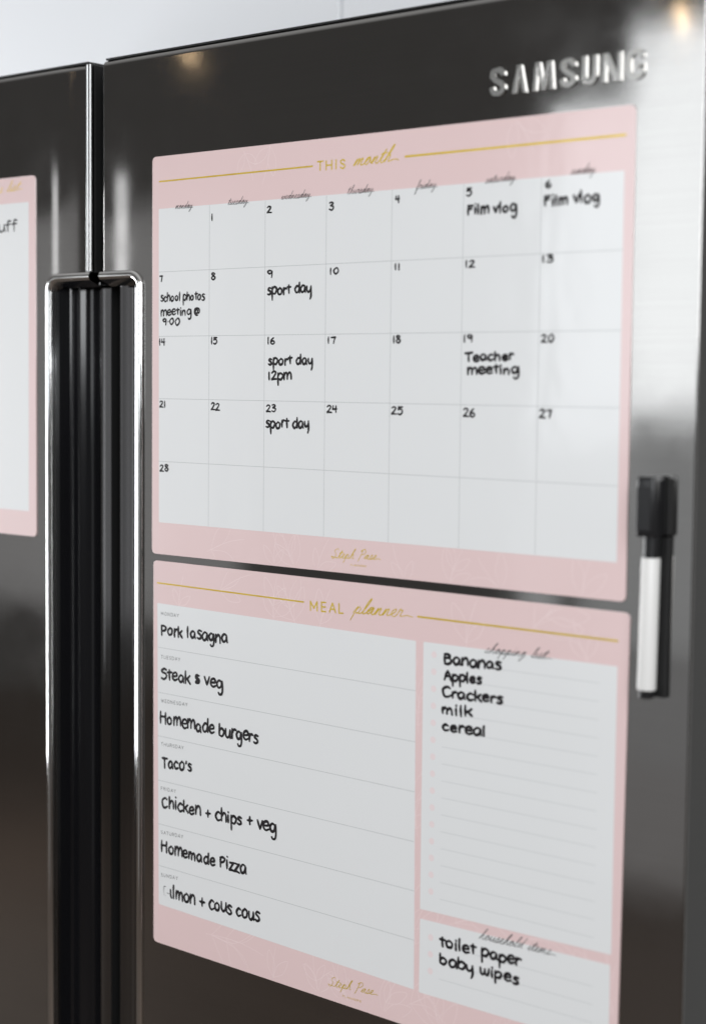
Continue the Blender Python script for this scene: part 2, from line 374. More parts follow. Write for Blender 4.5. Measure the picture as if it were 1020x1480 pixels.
def strokes(name, sts, wid, y, m, parent, po, taper=.22, wob=.11, curve=True, label=None, step=.004):
    parts = []
    for i, s_ in enumerate(sts):
        parts.append(ribbon(smooth_path(s_) if curve else s_, wid, y-i*step, taper=taper, wob=wob))
    v, f = join(parts)
    o = child(name, v, f, m, parent, po)
    if label: o['label'] = label
    return o
CAL_NOTES = [
   ('Film vlog', 296.6, -58.1, 334.6, -58.5, 4.35),
   ('Film vlog', 356.1, -56.2, 396.0, -55.6, 4.61),
   ('school photos', 9.7, -107.1, 56.2, -107.2, 4.08),
   ('meeting @', 9.8, -118.0, 51.7, -117.8, 4.09),
   ('9:00', 11.5, -125.0, 29.7, -125.2, 4.11),
   ('sport day', 119.7, -104.7, 161.8, -104.6, 4.58),
   ('sport day', 121.3, -154.3, 163.7, -153.8, 4.6),
   ('12pm', 121.4, -165.1, 143.5, -164.6, 4.39),
   ('sport day', 119.2, -199.1, 160.6, -198.1, 4.63),
   ('Teacher', 296.1, -152.1, 334.4, -150.8, 3.96),
   ('meeting', 298.3, -160.3, 338.6, -159.7, 3.96),
]
CAL_NUMBERS = [('1', 63.1, -50.0, 2.1, 5.3), ('2', 119.0, -47.6, 4.4, 4.8), ('3', 177.6, -48.9, 4.1, 5.4), ('4', 236.3, -47.3, 3.6, 5.0), ('5', 295.2, -46.6, 4.2, 5.1), ('6', 356.4, -44.8, 4.1, 4.5), ('7', 8.4, -92.5, 3.0, 4.4), ('8', 63.1, -92.6, 4.6, 5.5), ('9', 119.4, -92.8, 5.4, 5.1), ('10', 178.8, -92.5, 8.2, 4.7), ('11', 236.2, -91.3, 5.2, 4.1), ('12', 295.2, -91.8, 7.6, 4.6), ('13', 354.8, -91.0, 8.3, 4.7), ('14', 8.0, -139.9, 6.2, 5.2), ('15', 63.3, -139.5, 6.4, 5.3), ('16', 120.1, -139.7, 7.4, 4.9), ('17', 177.2, -139.7, 7.3, 4.7), ('18', 235.6, -139.8, 6.6, 5.1), ('19', 294.7, -139.5, 7.3, 4.9), ('20', 355.3, -140.0, 9.3, 5.1), ('21', 8.7, -186.2, 6.5, 4.9), ('22', 63.6, -187.5, 8.9, 5.3), ('23', 119.5, -187.6, 9.2, 5.2), ('24', 177.1, -187.1, 9.5, 5.0), ('25', 235.0, -187.4, 9.7, 5.3), ('26', 295.3, -187.7, 9.3, 5.4), ('27', 354.9, -187.1, 9.2, 5.4), ('28', 9.0, -234.5, 9.3, 5.2)]
CAL_DAYS = [
   ('monday', 24.9, -39.6, 43.9, -39.8, 1.82),
   ('tuesday', 79.8, -39.8, 100.6, -39.7, 1.87),
   ('wednesday', 132.4, -39.0, 160.9, -39.0, 1.91),
   ('thursday', 193.7, -39.1, 217.7, -39.0, 1.94),
   ('friday', 253.5, -39.6, 271.4, -39.4, 1.97),
   ('saturday', 310.0, -39.4, 334.1, -38.9, 1.99),
   ('sunday', 374.6, -38.2, 393.2, -38.2, 2.08),
]
CAL_TITLE = [
   ('THIS', 166.5, -21.2, 193.6, -21.5, 5.94),
   ('month', 198.8, -20.7, 238.5, -19.5, 3.89),
   ('Steph Pase', 183.4, -287.6, 226.9, -285.8, 2.38),
   ('PLANNERS', 200.3, -291.8, 214.7, -291.7, 1.09),
]
MEAL_TITLE = [
   ('MEAL', 163.4, -326.0, 195.7, -325.3, 6.39),
   ('planner', 202.6, -324.4, 255.2, -322.4, 4.01),
   ('Steph Pase', 184.2, -590.5, 228.7, -587.1, 2.46),
   ('PLANNERS', 196.9, -595.6, 214.3, -595.4, 1.28),
   ('shopping list', 315.2, -339.4, 367.5, -338.1, 2.66),
   ('household items', 314.0, -528.2, 374.8, -526.4, 2.94),
]
MEAL_NOTES = [
   ('Pork lasagna', 10.8, -358.8, 81.5, -357.8, 5.2),
   ('Steak & veg', 10.9, -392.9, 77.0, -391.4, 5.23),
   ('Homemade burgers', 9.6, -426.9, 113.5, -427.5, 5.72),
   ("Taco's", 12.1, -460.2, 44.5, -459.3, 5.57),
   ('Chicken + chips + veg', 12.2, -491.8, 131.9, -489.6, 5.47),
   ('Homemade Pizza', 11.2, -526.2, 101.9, -526.7, 5.54),
   ('~lmon + cous cous', 13.8, -560.0, 115.9, -559.4, 5.8),
   ('Bananas', 282.6, -350.5, 328.8, -349.1, 5.43),
   ('Apples', 282.8, -360.9, 313.4, -360.0, 5.01),
   ('Crackers', 281.5, -372.1, 330.6, -371.0, 5.22),
   ('milk', 281.7, -383.7, 305.9, -382.8, 5.04),
   ('cereal', 281.9, -394.7, 317.4, -394.1, 5.25),
   ('toilet paper', 282.2, -539.9, 347.8, -539.0, 5.53),
   ('baby wipes', 282.4, -552.2, 346.8, -551.1, 5.54),
]
MEAL_DAYS = [
   ('MONDAY', 10.7, -343.8, 30.6, -343.7, 2.37),
   ('TUESDAY', 10.8, -376.9, 32.3, -376.7, 2.38),
   ('WEDNESDAY', 10.9, -410.6, 40.4, -410.1, 2.38),
   ('THURSDAY', 11.0, -444.0, 36.3, -443.5, 2.39),
   ('FRIDAY', 11.1, -478.3, 27.9, -478.1, 2.4),
   ('SATURDAY', 11.2, -512.3, 36.0, -511.7, 2.41),
   ('SUNDAY', 11.3, -545.6, 30.3, -544.9, 2.42),
]
LIST_TEXT = [
   ('s list', -184.0, -15.0, -153.6, -14.1, 3.89),
   ('stuff', -198.9, -46.8, -160.9, -46.3, 5.04),
]
SCRIPT['S'] = (1.0, [(.75, 1.75), (.5, 2.1), (.05, 1.6), (.42, 1.0), (.45, .3), (.1, -.1), (-.25, .35), (.2, .22), (.7, .1)])
SCRIPT['P'] = (1.05, [(.46, 1.85), (.30, .6), (.10, -.6), (.30, .6), (.40, 1.6), (.14, 1.75), (.7, 2.15), (1.05, 1.6), (.75, 1.05), (.42, 1.0)])
# ------------------------------------------------------------------ the setting
v, f = box(-3000, 2600, 720, 760, -1700, 900)
o = mesh("wall", v, f, WALL); o['kind'] = 'structure'
v, f = box(-6000, 5000, -5200, 720, -1750, -1700)
o = mesh("floor", v, f, FLOOR); o['kind'] = 'structure'
# cupboards over the fridge
CP = (-600, 350, 100)
cup = thing("overhead_cupboard", "white flat-fronted cupboard above the top edge of the dark fridge", "cupboard", CP)
for x0, x1 in ((-1380, -756), (-753, -125.2), (-122, 520)):
    v, f = box(x0, x1, 350, 369, 104, 880)
    o = child("cupboard_door", v, f, CUP, cup, CP); bevel(o, 1.2, 2)
v, f = box(-1380, 520, 371, 715, 100, 884)
child("carcass", v, f, CUP, cup, CP)
# ------------------------------------------------------------------ the fridge
FP = (-63.7, 0, -1690)
ZT = 78.0; ZB = -1640; GX = -63.7
fr = thing("refrigerator", "tall dark brushed steel fridge with two doors and a chrome framed handle recess", "refrigerator", FP)
v, f = box(-585, 462, 78, 700, -1660, 60)
o = child("cabinet_body", v, f, BODY, fr, FP); bevel(o, 4, 2)
PX0, PX1, PZ, PR = -124.2, -10.4, -82.8, 14.0      # outside of the handle frame
def curve_y(x):
    """the fronts fall away gently toward the gap between the doors"""
    d = abs(x-GX)-6
    return (2.3 if x < GX else .66)*max(0, 1-d/52)**2
def pocket_top(x):
    xo = PX0 if x < GX else PX1
    d = abs(x-xo)
    if d >= PR: return PZ
    return PZ-PR+math.sqrt(max(0, PR*PR-(PR-d)**2))
def edge_y(d, r): return 0 if d >= r else r-math.sqrt(max(0, r*r-(r-d)**2))
def door_front(xa, xb, gap_side, free_side_round, parent):
    """xa<xb; front sheet with rounded edges, its sides and the cut for the handle recess"""
    R = 5.0
    inner = xb if gap_side > 0 else xa
    xs = set()
    rr = [0, .25, .9, 2.0, 3.4, 4.6, 5.0, 5.3, 5.8, 6.6]
    for r in rr: xs.add(xa+r/3); xs.add(xb-r/5)
    lo, hi = (PX1, PX1) if gap_side < 0 else (PX0, PX0)
    xo = PX1 if gap_side < 0 else PX0
    dirn = -1 if gap_side < 0 else 1          # from the frame's outer side toward the gap
    for k in range(0, 13): xs.add(xo+dirn*PR*(1-math.cos(k/12*math.pi/2)))
    n = 16
    for k in range(n+1): xs.add(inner-gap_side*k/n*60 if gap_side > 0 else inner+k/n*60)
    for k in range(1, 24): xs.add(xa+(xb-xa)*k/24)
    xs = sorted(x for x in xs if xa-1e-6 <= x <= xb+1e-6)
    xx = [xs[0]]
    for x in xs[1:]:
        if x-xx[-1] > .03: xx.append(x)
    xs = xx
    zs = [ZT, ZT-.25, ZT-.9, ZT-2, ZT-3.4, ZT-4.6, ZT-5, ZT-5.3, ZT-5.8, ZT-7, ZT-20, ZT-60, ZT-110]
    verts = []; faces = []; idx = {}
    def vert(x, z, extra=0):
        y = curve_y(x)+extra
        a = edge_y((x-xa)*3, R)/3; b = edge_y((xb-x)*5, R)/5; c = edge_y(ZT-z, R)
        y += math.hypot(max(a, b), c)
        verts.append((x, y, z)); return len(verts)-1
    for i, x in enumerate(xs):
        inp = (x-xo)*dirn > 1e-6
        col = [vert(x, z) for z in zs]
        bot = pocket_top(x) if inp else ZB
        if inp: col.append(vert(x, bot))
        else:
            for z in (-150, -300, -600, -1000, ZB): col.append(vert(x, z))
        idx[i] = col
    for i in range(len(xs)-1):
        a, b = idx[i], idx[i+1]
        m = min(len(a), len(b))
        if len(a) != len(b): m = len(zs)
        for j in range(m-1): faces.append((a[j], a[j+1], b[j+1], b[j]))
        if len(a) != len(b):
            # column where the recess starts
            if len(a) > len(b): faces.append((a[m-1], a[m], b[m], b[m-1]) if len(b) > m else (a[m-1], b[m-1], a[m]))
            else: faces.append((a[m-1], a[m], b[m], b[m-1]))
    o = child("front_panel", verts, faces, STEEL, parent, FP, smooth=True, uv=True)
    # sides and top return
    sv = []; sf = []
    def strip(pts, dy):
        n0 = len(sv)
        for p in pts: sv.append(p); sv.append((p[0], dy, p[2]))
        for k in range(len(pts)-1): sf.append((n0+2*k, n0+2*k+1, n0+2*k+3, n0+2*k+2))
    strip([verts[idx[i][0]] for i in range(len(xs))], 70)
    if gap_side < 0:
        strip([verts[j] for j in idx[len(xs)-1]], 70)
        strip([verts[j] for j in idx[0]], 70)
    else:
        strip([verts[j] for j in idx[0]], 70)
        strip([verts[j] for j in idx[len(xs)-1]], 70)
    child("door_side", sv, sf, SIDE, parent, FP)
    return o
def loose(name, parent):
    o = bpy.data.objects.new(name, None); COL.objects.link(o); o.parent = parent; return o
def part_root(name, v, f, m):
    return child(name, v, f, m, fr, FP)
def sub(name, v, f, m, parent, **k):
    return mesh(name, [(x-FP[0], y-FP[1], z-FP[2]) for x, y, z in v], f, m, parent, **k)
# inner liners of the two doors are the part; sheet, trims, recess and letters hang on them
v, f = box(-578, -72.5, 34, 69, ZB, ZT-7); door_l = part_root("door", v, f, BLACK)
v, f = box(-56, 460, 34, 69, ZB, ZT-7); door_r = part_root("door", v, f, BLACK)
_c = child
def child_on_door(name, verts, faces, m, parent, po, **k): return _c(name, verts, faces, m, parent, po, **k)
door_front(-585, -76.4, +1, True, door_l)
door_front(-57.7, 465.6, -1, True, door_r)
for par_, x0, x1 in ((door_l, -584, -76.6), (door_r, -57.2, 465)):
    v, f = box(x0+1, x1, 2.2, 69, ZT+.05, ZT+1.5); o = child("top_cap", v, f, BLACK, par_, FP); bevel(o, .4, 2)
# gasket seen in the gap
v, f = box(-72, -56, 30, 33, ZB, ZT-8); o = child("door_gasket", v, f, BLACK, fr, FP)
# chrome edge moulding of the left door: two ribs
prof = []
for cx in (-74.75, -71.35):
    for k in range(0, 9):
        a = math.pi-math.pi*k/8
        prof.append((cx+1.6*math.cos(a), 1.2-2.6*math.sin(a)))
prof = [(-76.4, 30)]+prof+[(-69.75, 30)]
def extr(profile, z0, z1, close=True):
    n = len(profile)
    v = [(x, y, z0) for x, y in profile]+[(x, y, z1) for x, y in profile]
    f = [(i, i+1, n+i+1, n+i) for i in range(n-1)]
    if close: f += [tuple(range(n, 2*n)), tuple(range(n-1, -1, -1))]
    return v, f
v, f = extr(prof, PZ+.5, ZT-1.5)
o = child("edge_moulding", v, f, MOULD, door_l, FP); bevel(o, .3, 2, .9)
# black liner under the moulding and beside it inside the gap
v, f = box(-69.7, -69.2, 3, 32, PZ, ZT-2); child("edge_liner", v, f, BLACK, door_l, FP)
v, f = box(-58.4, -57.9, 6, 32, PZ, ZT-6); child("edge_liner", v, f, BLACK, door_r, FP)
# chrome frame round the recess, one half on each door
def frame(sgn, parent, gap_x):
    xo = PX0 if sgn < 0 else PX1
    R = PR
    path = []     # outer line: up the side, round the corner, in to the gap ; with inward normal
    for z in (ZB+200, -1000, -600, -300, -150): path.append((xo, z, -sgn, 0))
    cx = xo-sgn*R; cz = PZ-R
    for k in range(0, 11):
        a = k/10*math.pi/2
        path.append((cx+sgn*R*math.cos(a), cz+R*math.sin(a), -sgn*math.cos(a), -math.sin(a)))
    for q in (.5, 1.0): path.append((cx+(gap_x-cx)*q, PZ, 0, -1))
    # section: (inward distance, y)
    sec = [(0, 7), (0, -.9), (.45, -1.9), (1.5, -2.4), (3.2, -2.9), (4.8, -2.4), (6.0, -1.7), (6.5, -.9), (6.5, 7.0)]
    sect = [(0, 7), (0, -.9), (.45, -1.9), (1.5, -2.4), (3.2, -3.1), (4.9, -2.6), (6.0, -1.7), (6.5, -.9), (11.0, 10)]
    v = []; f = []
    for i, (x, z, nx, nz) in enumerate(path):
        t = 0 if i < 5 else min(1, (i-5)/10)
        for (d0, y0), (d1, y1) in zip(sec, sect):
            d = d0+(d1-d0)*t; y = y0+(y1-y0)*t
            v.append((x+nx*d, y, z+nz*d))
    m = len(sec)
    for i in range(len(path)-1):
        for j in range(m):
            a = i*m+j; b = i*m+(j+1) % m
            q = (a, b, b+m, a+m)
            f.append(q if sgn < 0 else q[::-1])
    f.append(tuple(range((len(path)-1)*m, len(path)*m)))
    o = child("handle_frame", v, f, CHROME, parent, FP, smooth=True)
    md = o.modifiers.new('es', 'EDGE_SPLIT'); md.split_angle = math.radians(50)
frame(-1, door_l, -70.4)
frame(+1, door_r, -58.6)
# the recess behind the frame: a hollow in each door
def spline(pts, sub_=6): return smooth_path(pts, sub_)
lp = [(-118.0, 4.5), (-117.6, 10), (-116.4, 16.6)]
lp2 = spline([(-114.0, 17.6), (-111.0, 24.5), (-104, 29.5), (-95, 29.5), (-88, 24.6), (-83.2, 20.2)])
lip = [(-83.2, 20.2), (-82.6, 19.7), (-81.5, 19.5), (-76, 19.66), (-69.9, 19.84)]
ridge = [(-116.4, 16.6), (-115.2, 16.1), (-114.4, 16.8), (-114.0, 17.6)]
rp = spline([(-57.8, 18.8), (-56, 18.85), (-48, 19.1), (-40, 18.8), (-30, 15), (-21, 8.5), (-16.6, 4.5)])
ztop_p = PZ-9.6
v, f = extr(lp+ridge[1:]+lp2[1:], ZB+100, ztop_p, False)
o = child("handle_recess", v, f, POCKET, door_l, FP, smooth=True)
md = o.modifiers.new('es', 'EDGE_SPLIT'); md.split_angle = math.radians(40)
v, f = extr(lip, ZB+100, ztop_p, False)
child("recess_lip", v, f, RECESS, door_l, FP, smooth=True, uv=True)
v, f = extr(rp, ZB+100, ztop_p, False)
child("handle_recess", v, f, RECESS, door_r, FP, smooth=True, uv=True)
v, f = box(-118, -69.8, 8.5, 33, ztop_p+.2, ztop_p+2); child("recess_roof", v, f, POCKET, door_l, FP)
v, f = box(-57.8, -16.5, 8.5, 33, ztop_p+.2, ztop_p+2); child("recess_roof", v, f, POCKET, door_r, FP)
v, f = box(-69.8, -69.3, 20.2, 33, ZB, PZ-8); child("edge_liner", v, f, BLACK, door_l, FP)
v, f = box(-58.3, -57.8, 20.2, 33, ZB, PZ-8); child("edge_liner", v, f, BLACK, door_r, FP)
# ------------------------------------------------------------------ raised letters on the right door
def letter(outline_sets):
    parts = []
    for ol in outline_sets: parts.append(plate(ol, -1.3, .3))
    v, f = join(parts)
    o = child("logo_letter", v, f, LOGO, door_r, FP)
    md = o.modifiers.new('b', 'BEVEL'); md.width = .38*S; md.segments = 3; md.limit_method = 'ANGLE'; md.angle_limit = .5
    md.harden_normals = True
    for p in o.data.polygons: p.use_smooth = True
def thick(pts, wd, sub_=5, wfun=None):
    """closed outline round an open centre line (x,z), mitred ends"""
    P = [Vector(p) for p in smooth_path(pts, sub_)]; L = []; R_ = []
    n = len(P)
    for i, p in enumerate(P):
        d = (P[min(i+1, n-1)]-P[max(i-1, 0)]).normalized(); nn = Vector((-d.y, d.x))
        L.append(tuple(p+nn*wd/2)); R_.append(tuple(p-nn*wd/2))
    return R_+L[::-1]
LZ0, LZ1 = 14.6, 32.2; H = LZ1-LZ0
def lx(x0, w_, a): return x0+w_*a
def lz(b): return LZ0+H*b
def poly(x0, w_, pts): return [(lx(x0, w_, a), lz(b)) for a, b in pts]
def S_letter(x0, w_):
    return [thick(poly(x0, w_, [(.82, .70), (.80, .82), (.66, .90), (.44, .895), (.22, .85), (.17, .72), (.30, .60), (.55, .49), (.80, .38), (.84, .22), (.66, .11), (.42, .095), (.22, .15), (.15, .31)]), 3.5)]
letter(S_letter(312.2, 12.6))
letter([poly(329.3, 11.6, [(0, 0), (.27, 0), (.50, .76), (.73, 0), (1, 0), (.66, 1), (.34, 1)])])
letter([poly(345.2, 16.4, [(0, 0), (.19, 0), (.25, .74), (.42, 0), (.58, 0), (.75, .74), (.81, 0), (1, 0), (.90, 1), (.64, 1), (.50, .36), (.36, 1), (.10, 1)])])
letter(S_letter(365.4, 12.2))
letter([thick(poly(381.4, 11.4, [(.16, 1), (.16, .6), (.17, .30), (.30, .12), (.50, .085), (.70, .12), (.83, .30), (.84, .6), (.84, 1)]), 3.5)])
letter([poly(396.0, 14.0, [(0, 0), (.22, 0), (.22, .68), (.66, 0), (1, 0), (1, 1), (.78, 1), (.78, .34), (.34, 1), (0, 1)])])
letter([thick(poly(412.8, 13.2, [(.84, .70), (.80, .84), (.62, .905), (.42, .90), (.22, .82), (.155, .62), (.155, .38), (.22, .17), (.42, .095), (.62, .095), (.80, .17), (.85, .32), (.85, .44)]), 3.5)
        , poly(412.8, 13.2, [(.50, .36), (.985, .36), (.985, .52), (.50, .52)])])
# ------------------------------------------------------------------ magnetic sheets
LB = -0.9                                    # front of a magnetic sheet
def sheet(parent, po, quad, r=4.2):
    v, f = plate(rounded(quad, r), LB, -.05)
    o = child("backing_sheet", v, f, PINK, parent, po); bevel(o, .18, 2)
    return o
def panel(parent, po, quad, r=.8, name="writing_panel"):
    v, f = plate(rounded(quad, r, 3), LB-.05, LB+.1)
    return child(name, v, f, WHITE, parent, po)
def rule(name, pts, wid, m, parent, po, y=LB-.066):
    v, f = ribbon(pts, wid, y, rise=0)
    return child(name, v, f, m, parent, po)
def leaves(parent, po, sprigs, seed):
    random.seed(seed); out = []
    for (x, z, ang, ln, n) in sprigs:
        st = []; out.append(st)
        a = math.radians(ang); d = Vector((math.cos(a), math.sin(a))); nn = Vector((-d.y, d.x)); p0 = Vector((x, z))
        st.append([tuple(p0+d*ln*t+nn*math.sin(t*2.2)*ln*.10) for t in (0, .3, .6, .85, 1)])
        n = max(1, n-3)
        for k in range(n):
            t = .10+.5*k/max(1, n)
            for sd in (-1, 1):
                b = p0+d*ln*t+nn*math.sin(t*2.2)*ln*.10
                an_ = random.uniform(.35, .8); e = d*math.cos(an_)+nn*sd*math.sin(an_); l2 = ln*(.75-.30*t)*random.uniform(.7, 1.2); en = Vector((-e.y, e.x))
                st.append([tuple(b), tuple(b+e*l2*.5+en*l2*.18), tuple(b+e*l2), tuple(b+e*l2*.5-en*l2*.18), tuple(b+e*.2)])
    return out
def clip(sts, x0, x1, z0, z1):
    out = []
    for s_ in sts:
        cur = []
        for p in smooth_path(s_, 5):
            if x0 < p[0] < x1 and z0 < p[1] < z1: cur.append(p)
            else:
                if len(cur) > 2: out.append(cur)
                cur = []
        if len(cur) > 2: out.append(cur)
    return out
YI = LB-.10
def taller(d, k): return tuple(d[:-1])+(d[-1]*k,)
# ---- month calendar
CPO = (210, 0, -297)
cal = thing("wall_calendar", "upper pink-bordered magnetic month calendar with dated squares and black handwriting, on the right fridge door", "calendar", CPO)
sheet(cal, CPO, [(0, .2), (.2, -297.6), (420.2, -297.2), (420, 0)])
panel(cal, CPO, [(7.2, -38.6), (8.0, -273.4), (413.6, -273.6), (413.2, -38.4)])
for x in (61.2, 117.2, 175.1, 233.4, 293.0, 353.4): rule("grid_line", [(x, -38.9), (x, -273.3)], .42, GRID, cal, CPO)
for z in (-85.4, -133.4, -180.0, -227.2): rule("grid_line", [(7.6, z), (413.3, z)], .42, GRID, cal, CPO, LB-.062)
rule("gold_line", [(7.8, -18.4), (161.8, -18.0)], 1.15, GOLD, cal, CPO)
rule("gold_line", [(244.4, -17.6), (413.4, -17.4)], 1.45, GOLD, cal, CPO)
sp = leaves(cal, CPO, [(150, -300, 112, 34, 5), (128, -300, 80, 26, 4), (168, -300, 60, 28, 4), (60, -292, 12, 40, 4), (285, -300, 60, 34, 5), (330, -300, 130, 30, 4), (388, -300, 70, 30, 4), (250, -302, 110, 30, 4), (95, -2, -70, 24, 4), (122, 2, -110, 30, 4), (330, 2, -60, 30, 4)], 3)
sp = [q for q in (clip(g, 1, 419, -296.6, -1) for g in sp) if q]
for s_ in sp: strokes("leaf_print", s_, .42, LB-.02, LEAF, cal, CPO, taper=.3, curve=False, step=.0002)
t = ('THIS', 'month', 'Steph Pase', 'PLANNERS')
random.seed(11)
q = CAL_TITLE
strokes("title_lettering", arrange(q[0][0], SANS, *q[0][1:]), 1.05, LB-.04, GOLD, cal, CPO, taper=0, wob=0, label="gold capital lettering THIS")
strokes("title_lettering", arrange_script(*taller(q[1], 1.25), slant=.55, swash=.9), .85, LB-.04, GOLD, cal, CPO, taper=.35, label="gold script lettering month")
strokes("signature", arrange_script(*taller(q[2], 1.3), slant=.45, swash=.8), .5, LB-.04, GOLD, cal, CPO, taper=.3, label="small gold script signature")
strokes("signature_subtitle", arrange(q[3][0], SANS, *q[3][1:]), .2, LB-.04, GOLD, cal, CPO, taper=0)
for d in CAL_DAYS:
    strokes("day_name", arrange_script(*taller(d, 1.4), slant=.38, swash=.3), .36, LB-.12, INKP, cal, CPO, taper=.3, label="small script weekday "+d[0])
for s_, x, z, wd, h in CAL_NUMBERS:
    xh = h/1.186*.92
    strokes("date_number", arrange(s_, HAND, x, z, x+max(wd, 1.2), z, xh, jitter=.05), 1.38, YI, INK, cal, CPO, label="handwritten number "+s_)
for d in CAL_NOTES:
    strokes("handwritten_note", arrange(*([d[0], HAND]+list(taller(d, .98)[1:])), jitter=.12), 1.78 if d[1] > 100 else 1.45, YI, INK, cal, CPO, label="handwritten words "+d[0].replace('@', 'at'))
# ---- meal planner
MPO = (212, 0, -600)
ml = thing("meal_planner", "pink-bordered magnetic meal planner with day rows and shopping list, below the calendar", "planner", MPO)
sheet(ml, MPO, [(1.8, -302.6), (2.6, -598.2), (420.6, -604.4), (423.6, -303.6)])
panel(ml, MPO, [(6.4, -335.0), (8.6, -567.8), (260.4, -575.2), (258.4, -337.7)])
for x0, z0, x1, z1 in ((7.3, -368.8, 258.3, -371.3), (7.4, -403.4, 258.9, -405.9), (7.4, -437, 258.8, -439.8), (7.5, -471.3, 258.8, -473.8), (7.6, -505.2, 259.2, -507.4), (7.7, -537.6, 259.6, -541.2)):
    rule("ruled_line", [(x0, z0), (x1, z1)], .42, GRID, ml, MPO)
panel(ml, MPO, [(264.9, -337.6), (264.9, -518.6), (415.5, -516.4), (415.7, -337.0)], name="shopping_list_panel")
panel(ml, MPO, [(265.0, -525.2), (264.8, -575.9), (415.1, -575.8), (414.9, -522.9)], name="household_list_panel")
def disc(x, z, r, y, n=16):
    return [(x+r*math.cos(2*math.pi*k/n), y, z+r*math.sin(2*math.pi*k/n)) for k in range(n)], [tuple(range(n))]
bz = [-345.3-11.4*k for k in range(15)]
for k, z in enumerate(bz):
    v, f = disc(274, z, 2.25, LB-.07); child("bullet", v, f, DOT, ml, MPO)
    rule("ruled_line", [(281.8, z-3.7), (402.6, z-3.5)], .42, RULE, ml, MPO)
for k in range(3):
    z = -536.2-11.5*k
    v, f = disc(274.3, z, 2.25, LB-.07); child("bullet", v, f, DOT, ml, MPO)
    rule("ruled_line", [(281.8, z-3.7), (402.6, z-3.2)], .42, RULE, ml, MPO)
rule("gold_line", [(6.4, -319.6), (156.8, -320.8)], 1.1, GOLD, ml, MPO)
rule("gold_line", [(259.9, -321.3), (415.3, -321.4)], 1.3, GOLD, ml, MPO)
sp = leaves(ml, MPO, [(150, -338, 108, 34, 5), (128, -338, 80, 34, 5), (172, -338, 66, 30, 4), (30, -338, 75, 26, 4), (70, -322, 20, 40, 4), (300, -338, 70, 34, 4), (350, -322, 30, 44, 5), (395, -338, 110, 30, 4),
                      (205, -602, 118, 34, 5), (175, -602, 96, 34, 5), (232, -602, 60, 34, 5), (60, -580, -8, 60, 5), (130, -600, 80, 26, 4), (285, -602, 100, 32, 5), (330, -602, 62, 32, 5), (376, -602, 110, 32, 5), (254, -588, 20, 40, 4),
                      (262, -400, 88, 50, 6), (262, -470, 92, 50, 6), (262, -550, 86, 60, 6), (419, -560, 90, 60, 5), (290, -524, 10, 50, 5), (350, -521, 4, 46, 5)], 5)
sp = [q for q in (clip(g, 3.5, 419.8, -597.8, -304.5) for g in sp) if q]
for s_ in sp: strokes("leaf_print", s_, .46, LB-.02, LEAF, ml, MPO, taper=.3, curve=False, step=.0002)
q = MEAL_TITLE
random.seed(12)
strokes("title_lettering", arrange(q[0][0], SANS, *q[0][1:]), 1.1, LB-.04, GOLD, ml, MPO, taper=0, wob=0, label="gold capital lettering MEAL")
strokes("title_lettering", arrange_script(*taller(q[1], 1.25), slant=.55, swash=1.1), .85, LB-.04, GOLD, ml, MPO, taper=.35, label="gold script lettering planner")
strokes("signature", arrange_script(*taller(q[2], 1.3), slant=.45, swash=.8), .5, LB-.04, GOLD, ml, MPO, taper=.3, label="small gold script signature")
strokes("signature_subtitle", arrange(q[3][0], SANS, *q[3][1:]), .22, LB-.04, GOLD, ml, MPO, taper=0)
strokes("list_heading", arrange_script(*taller(q[4], 1.2), slant=.6, swash=.9), .42, LB-.12, INKP, ml, MPO, taper=.3, label="script heading shopping list")
strokes("list_heading", arrange_script(*taller(q[5], 1.2), slant=.6, swash=.9), .42, LB-.12, INKP, ml, MPO, taper=.3, label="script heading household items")
for d in MEAL_DAYS:
    strokes("day_name", arrange(d[0], SANS, *d[1:]), .30, LB-.07, INKP, ml, MPO, taper=0, wob=0, label="small printed weekday "+d[0].lower())
for i, d in enumerate(MEAL_NOTES):
    st = arrange(*([d[0], HAND]+list(taller(d, 1.07 if i < 7 else .84)[1:])), jitter=.12)
    wdt = 2.05
    if d[0][0] == '~':
        strokes("rubbed_ink", st[:3], .8, YI, FADE, ml, MPO, label="half rubbed-out first letters")
        st = st[3:]
    strokes("handwritten_note", st, wdt, YI, INK, ml, MPO, label="handwritten words "+d[0].replace('~', 'salmon, partly rubbed out ').replace('lmon + ', '') if d[0][0] == '~' else "handwritten words "+d[0].replace('&', 'and').replace('+', 'and'))
# ---- small list on the left door
LPO = (-243, 0, -294)
ls = thing("magnetic_list", "narrow pink-bordered magnetic list cut off by the left edge, on the left fridge door", "notepad", LPO)
sheet(ls, LPO, [(-348, -3.6), (-348, -294), (-137.7, -294.1), (-137.7, -3.6)])
panel(ls, LPO, [(-340, -24.4), (-340, -273.4), (-146.6, -273.6), (-145.6, -24.4)])
random.seed(5)
strokes("title_lettering", arrange_script(*LIST_TEXT[0], slant=.55, swash=.6), .55, LB-.04, GOLD, ls, LPO, taper=.3, label="gold script lettering ending in list")
d = LIST_TEXT[1]
strokes("handwritten_note", arrange(d[0], HAND, *taller(d, 1.12)[1:], jitter=.07), 1.6, YI, INK, ls, LPO, label="handwritten word running off the edge")
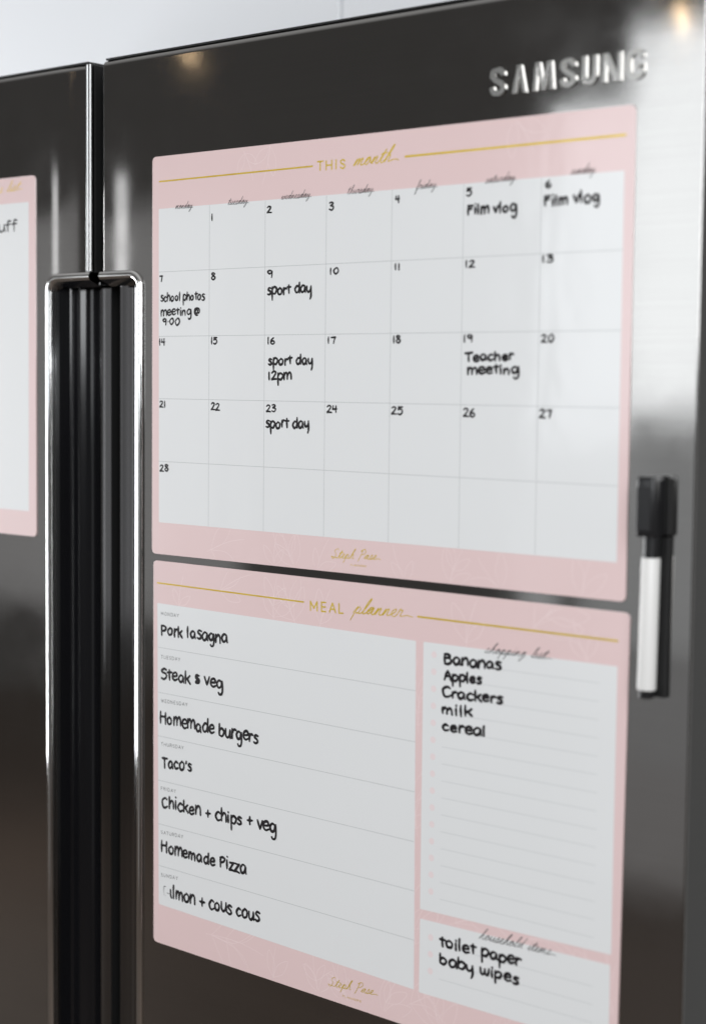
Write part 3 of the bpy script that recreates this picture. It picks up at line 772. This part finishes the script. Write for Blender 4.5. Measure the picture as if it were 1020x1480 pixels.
# ------------------------------------------------------------------ the marker
PO = (440, 0, -355)
pen = thing("marker_pen", "black-capped whiteboard marker with white barrel, stuck upright to the fridge beside the two planners", "marker", PO)
AX0 = (440.3, -7.6, -347.4); AX1 = (442.6, -8.4, -220)       # axis foot and head
def lathe(prof_, seg=28, sx=1., flat=0):
    """prof_: (distance along axis 0..130, radius)"""
    a = Vector(AX0); b = Vector(AX1); d = (b-a).normalized()
    ux = Vector((1, 0, 0)); ux = (ux-d*ux.dot(d)).normalized(); uy = d.cross(ux)
    v = []; f = []
    for h, r in prof_:
        c = a+d*h
        for k in range(seg):
            t = 2*math.pi*k/seg
            v.append(tuple(c+ux*r*sx*math.cos(t)+uy*r*math.sin(t)))
    n = len(prof_)
    for i in range(n-1):
        for k in range(seg):
            k2 = (k+1) % seg
            f.append((i*seg+k, i*seg+k2, (i+1)*seg+k2, (i+1)*seg+k))
    f.append(tuple(range(seg-1, -1, -1))); f.append(tuple(range((n-1)*seg, n*seg)))
    return v, f
def esplit(o, a=35):
    md = o.modifiers.new('es', 'EDGE_SPLIT'); md.split_angle = math.radians(a)
v, f = lathe([(0, 5.3), (.4, 5.7), (2, 5.8), (78.4, 5.7), (79.4, 5.4)])
o = child("barrel", v, f, BARREL, pen, PO, smooth=True); esplit(o)
v, f = lathe([(-5.0, 3.9), (-4.4, 4.6), (-.1, 4.8)])
o = child("end_plug", v, f, CAPM, pen, PO, smooth=True); esplit(o)
v, f = lathe([(79.5, 4.8), (95, 4.9)])
o = child("collar", v, f, CAPM, pen, PO, smooth=True); esplit(o)
# cap: a rounded block with a magnet pad behind
def cap_section(x0, x1, y0, y1, r, n=5):
    out = []
    for cx, cy, a0 in ((x1-r, y1-r, 0), (x0+r, y1-r, 90), (x0+r, y0+r, 180), (x1-r, y0+r, 270)):
        for k in range(n+1):
            a = math.radians(a0+90*k/n); out.append((cx+r*math.cos(a), cy+r*math.sin(a)))
    return out
sec = cap_section(434.0, 446.8, -14.6, -1.2, 2.6)
n = len(sec); v = []; f = []
cxm, cym = 440.4, -8
for z, s_ in ((-255.5, .96), (-254.8, 1.0), (-222.5, 1.0), (-220.6, .95), (-219.8, .86)):
    v += [(cxm+(x-cxm)*s_, cym+(y-cym)*s_, z) for x, y in sec]
for i in range(4):
    for k in range(n):
        k2 = (k+1) % n; f.append((i*n+k, i*n+k2, (i+1)*n+k2, (i+1)*n+k))
f.append(tuple(range(n-1, -1, -1))); f.append(tuple(range(4*n, 5*n)))
o = child("cap", v, f, CAPM, pen, PO, smooth=True); esplit(o, 40)
v, f = box(435.6, 445.0, -15.6, -14.3, -252, -226); o = child("cap_eraser_holder", v, f, CAPM, pen, PO); bevel(o, .5, 3)
v, f = box(437, 450.5, -3.2, -.1, -254.5, -221); o = child("cap_magnet", v, f, BLACK, pen, PO); bevel(o, .5, 2)
v, f = box(434.8, 450.4, -3.0, -.1, -352.0, -256); o = child("dark_reflection_strip", v, f, BLACK, pen, PO); bevel(o, .6, 2)  # added black strip standing in for the pen's dark reflection and shadow
